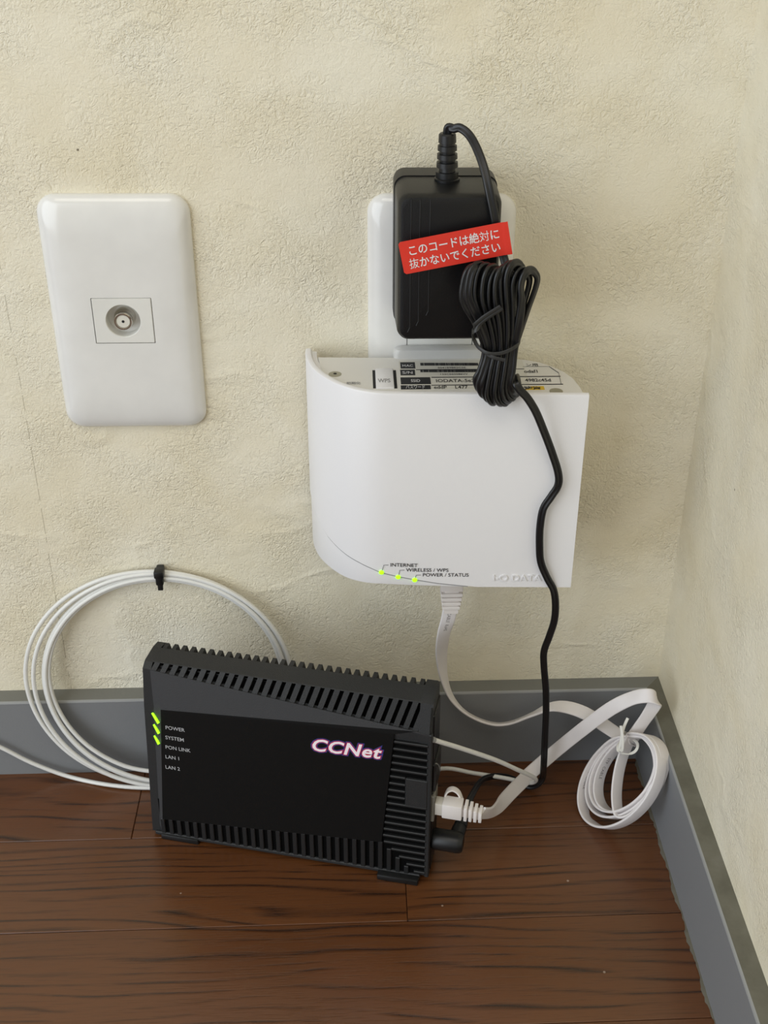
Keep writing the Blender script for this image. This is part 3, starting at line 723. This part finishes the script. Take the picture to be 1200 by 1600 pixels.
box(bm, T.x-2.2, T.x+2.0, -8.8, -.4, T.z-4.8, T.z+4.0, bev=.8)
tt = finish('cable_tie', bm, M_blk2, fb, 40)
bm = bmesh.new(); box(bm, T.x-2.7, T.x+2.6, -9.6, -4.2, T.z+.2, T.z+4.6, bev=.7); finish('tie_head', bm, M_blk2, tt, 40)
bm = bmesh.new(); box(bm, T.x-1.4, T.x+1.4, -8.6, -6.8, T.z-8, T.z-3.6, bev=.3); finish('tie_tail', bm, M_blk2, tt, 40)
bm = bmesh.new(); lathe(bm, [(1.5, 0), (1.5, 2.5), (1.3, 2.7)], FE[0], FE[1]-FE[0], 12); finish('ferrule', bm, M_seam, fb, 40)

# ------------------------------------------------------------------ flat white network cable
ln_ = thing('network_cable', (-30, -60, 0), 'white flat network cable looping from router to modem, coiled in the corner', 'cable')
def Y(px, py, y): return at(px, py, 'Y', y)
rp = []; rw = []
def add(p, wv): rp.append(Vector(p)); rw.append(Vector(wv))
XV = Vector((1, 0, 0)); ZV = Vector((0, 0, 1)); YV = Vector((0, 1, 0))
VD = Vector((.12, .74, -.66)); IU = Vector((0, .66, .75))
c0 = Y(704, 962, -36)
add(Y(704, 948, -36), XV); add(Y(700, 968, -35), XV); add(Y(693, 992, -31), XV*.8+VD*.55); add(Y(690, 1022, -25), XV*.6+VD*.8); add(Y(694, 1058, -21), XV*.35+VD)
add(Y(706, 1090, -20), XV*.2+VD+IU*.1); add(Y(730, 1115, -20), VD+IU*.15); add(Y(765, 1130, -20), VD+IU*.15); add(Y(795, 1130, -20), VD+IU*.15)
add(Y(830, 1117, -21), VD*.95+IU*.2); add(Y(858, 1105, -22), VD*.8+IU*.55); add(Y(885, 1105, -24), VD*.45+IU*.9); add(Y(915, 1115, -26), IU+VD*.1); add(Y(945, 1134, -28), IU+XV*.2)
R1 = at(1036, 1205, 'X', -15.5); L1 = at(912, 1235, 'Z', 12); B1 = at(962, 1292, 'Z', 4.2); T1 = at(985, 1150, 'Y', -36)
CC = (R1+L1)/2; va = (R1-L1)/2
vb = (T1-B1)/2; CC = (R1+L1+T1+B1)/4
nn = va.cross(vb).normalized()
if nn.y > 0: nn = -nn
add(Y(972, 1152, -32), IU*.8-nn*.4)
def cl(a, sa, sb, du, dv, dn): return CC+va*(math.cos(a)*sa+du)+vb*(math.sin(a)*sb+dv)+nn*dn
def turn(a0, a1, sa, sb, du, dv, dn, step=24):
    k = max(1, int(abs(a1-a0)/step))
    for i in range(k+1):
        a = a0+(a1-a0)*i/k
        add(cl(math.radians(a), sa, sb, du, dv, dn), nn)
#        direction: start at the top, go left, bottom, right
turn(100, 440, .93, .88, .04, .10, -.8)
turn(464, 800, .84, .82, .08, .14, .4)
INN = len(rp)
turn(824, 1160, .76, .80, .10, .12, -.4)
OUT = len(rp)
turn(1184, 1520, .99, 1.0, .0, 0, 1.6)
# inner strand: a narrow turn through the middle
for q in ((.06, .93), (-.08, .55), (-.12, .1), (-.06, -.4), (.12, -.8)): add(CC+va*q[0]+vb*q[1]+nn*.5, nn)
for q in ((.45, -.78), (.78, -.42), (.86, .05), (.72, .5), (.42, .84), (.15, .95)): add(CC+va*q[0]+vb*q[1]-nn*.6, nn)
# out of the tie, up, over and back to the modem
add(Y(984, 1160, -42), XV*.8+nn*.5-ZV*.1); add(Y(998, 1138, -43), XV*.9-ZV*.35); add(Y(1012, 1118, -44), XV*.85-ZV*.45); add(Y(1023, 1100, -45), XV*.7-YV*.3-ZV*.5)
add(Y(1024, 1091, -46), YV*-.9-ZV*.5); add(Y(1012, 1087, -46), YV*-.6-ZV*.8); add(Y(988, 1091, -43), -IU-VD*.2); add(Y(955, 1107, -40), XV*.5-IU*.85); add(Y(915, 1136, -36), XV*.62-IU*.75)
add(Y(870, 1172, -31), XV*.65-IU*.72); add(Y(832, 1205, -35), XV*.66-IU*.72); add(Y(817, 1220, -43), XV*.66-IU*.7); add(Y(800, 1237, -55), XV*.6-IU*.7+VD*.2); add(Y(788, 1250, -66), XV*.45-IU*.7+VD*.35)
add(Y(777, 1262, -80), XV*.25-ZV*.8+VD*.45); add(Y(765, 1269.5, -92), -ZV*.9+VD*.8); add(L(180.3, 50.2, 7), -ZV+VD*.5)
P_ = crom(rp, 8); W_ = crom([w_.normalized() for w_ in rw], 8)
finish('ribbon', sweep(P_, flat(7.8, 1.4), W_), M_lan, ln_, 60)
def ribbon_text(body, s0, size, toward, flip=1):
    c = bpy.data.curves.new('print', 'FONT'); c.body = body; c.size = 1; c.resolution_u = 2; c.space_character = 1.1
    o = bpy.data.objects.new('print_curve', c); COL.objects.link(o); bpy.context.view_layer.update()
    me = bpy.data.meshes.new_from_object(o.evaluated_get(bpy.context.evaluated_depsgraph_get())); bpy.data.objects.remove(o)
    S_ = [0]
    for a, b in zip(P_, P_[1:]): S_.append(S_[-1]+(b-a).length)
    for v in me.vertices:
        q = s0+v.co.x*size*.9; i = max(k for k in range(len(S_)) if S_[k] <= q); i = min(i, len(P_)-2)
        f = (q-S_[i])/(S_[i+1]-S_[i]); p = P_[i].lerp(P_[i+1], f); t = (P_[i+1]-P_[i]).normalized(); wv = W_[i].lerp(W_[i+1], f); wv = (wv-t*wv.dot(t)).normalized()
        n_ = t.cross(wv).normalized(); n_ = n_ if n_.dot(toward-p) > 0 else -n_
        v.co = (p+wv*(v.co.y-.35)*size*flip+n_*.78)*K
    me.materials.clear(); me.materials.append(M_rprint); me.name = 'print'
    o = bpy.data.objects.new('print', me); COL.objects.link(o); attach(o, ln_)
M_rprint = mat('ribbon_print', (120, 114, 112), .6)
arc = [0]
for a, b in zip(P_, P_[1:]): arc.append(arc[-1]+(b-a).length)
ribbon_text('CABLE  RoHS', 3.5, 2.6, CAM)
ribbon_text('RoHS  CABLE', arc[OUT*8+14], 2.9, CC, -1)
ribbon_text('STP  CABLE', arc[INN*8+12], 2.9, CC, -1)
# plug under the router
bx, by_ = c0.x, -36
ztop = 162.9
bm = bmesh.new(); box(bm, bx-5.8, bx+5.9, by_-4, by_+4, 148.6, 164.0, bev=.7); pg = finish('plug', bm, M_lanp, ln_, 40)
for k in range(4):
    zz = 147.2-k*2.9; hw = 5.8-.35*k
    boxo('grip_ring', (bx-hw, bx+hw, by_-3.9+.2*k, by_+3.9-.2*k, zz-1.9, zz), M_lanp, pg, bev=.35, seg=1)
boxo('boot_core', (bx-3.7, bx+3.7, by_-2.2, by_+2.2, 133.5, 149), M_lanp, pg)
# plug in the modem (built in the modem's own frame, then placed)
def mbox(name, u0, u1, w0, w1, v0, v1, m, parent, bev=.4):
    bm = bmesh.new(); box(bm, u0, u1, w0, w1, v0, v1, bev=bev, seg=2)
    for v_ in bm.verts: c = v_.co.copy(); v_.co = L(c.x, c.z, c.y)
    return finish(name, bm, m, parent, 40)
p2 = mbox('plug', 160.2, 170.6, 3.0, 10.4, 46.6, 56.0, M_lanp, ln_, .5)
mbox('plug_tip', 156.3, 160.6, 3.8, 9.6, 47.4, 55.2, M_clear, p2, .25)
for k in range(4):
    u0 = 171.6+k*2.55
    mbox('grip_ring', u0, u0+1.7, 3.2+.15*k, 10.2-.1*k, 46.5+.05*k, 55.6-.75*k, M_lanp, p2, .3)
mbox('boot_core', 170.2, 180.6, 5, 8.6, 47.6, 52.6, M_lanp, p2, .2)
lt = [L(160.6, 55.4, 10.4), L(161.8, 58.0, 11.6), L(164.4, 58.9, 12.4), L(167.4, 57.2, 12.2), L(169.6, 53.6, 10.6)]
tube('latch', lt, 0, M_lanp, p2, prof=flat(3.6, 1.0), wd=[MW]*5, k=6)
# small white tie round the coil
tc_ = [Y(994, 1126, -44), Y(989, 1138, -46), Y(986, 1152, -48), Y(984, 1165, -49), Y(981, 1172, -50), Y(985, 1180, -50.5), Y(992, 1178, -50)]
k0 = CC+vb*.95
tl = [Y(981, 1122, -42), Y(976, 1133, -44), Y(972, 1146, -47), Y(970, 1160, -49.5), Y(968, 1170, -50.5), Y(972, 1177, -51), Y(982, 1178, -51.5), Y(991, 1175, -51.5), Y(996, 1168, -50), Y(995, 1160, -46), Y(985, 1154, -42), Y(973, 1156, -43), Y(966, 1165, -48), Y(966, 1173, -51), Y(972, 1172, -52), Y(973, 1160, -51), Y(972, 1146, -49), Y(970, 1134, -47)]
tube('twist_tie', tl, 0, M_twist, ln_, prof=flat(1.7, .7), k=6, wd=[Vector((.8, -.3, .3))]*len(tl))
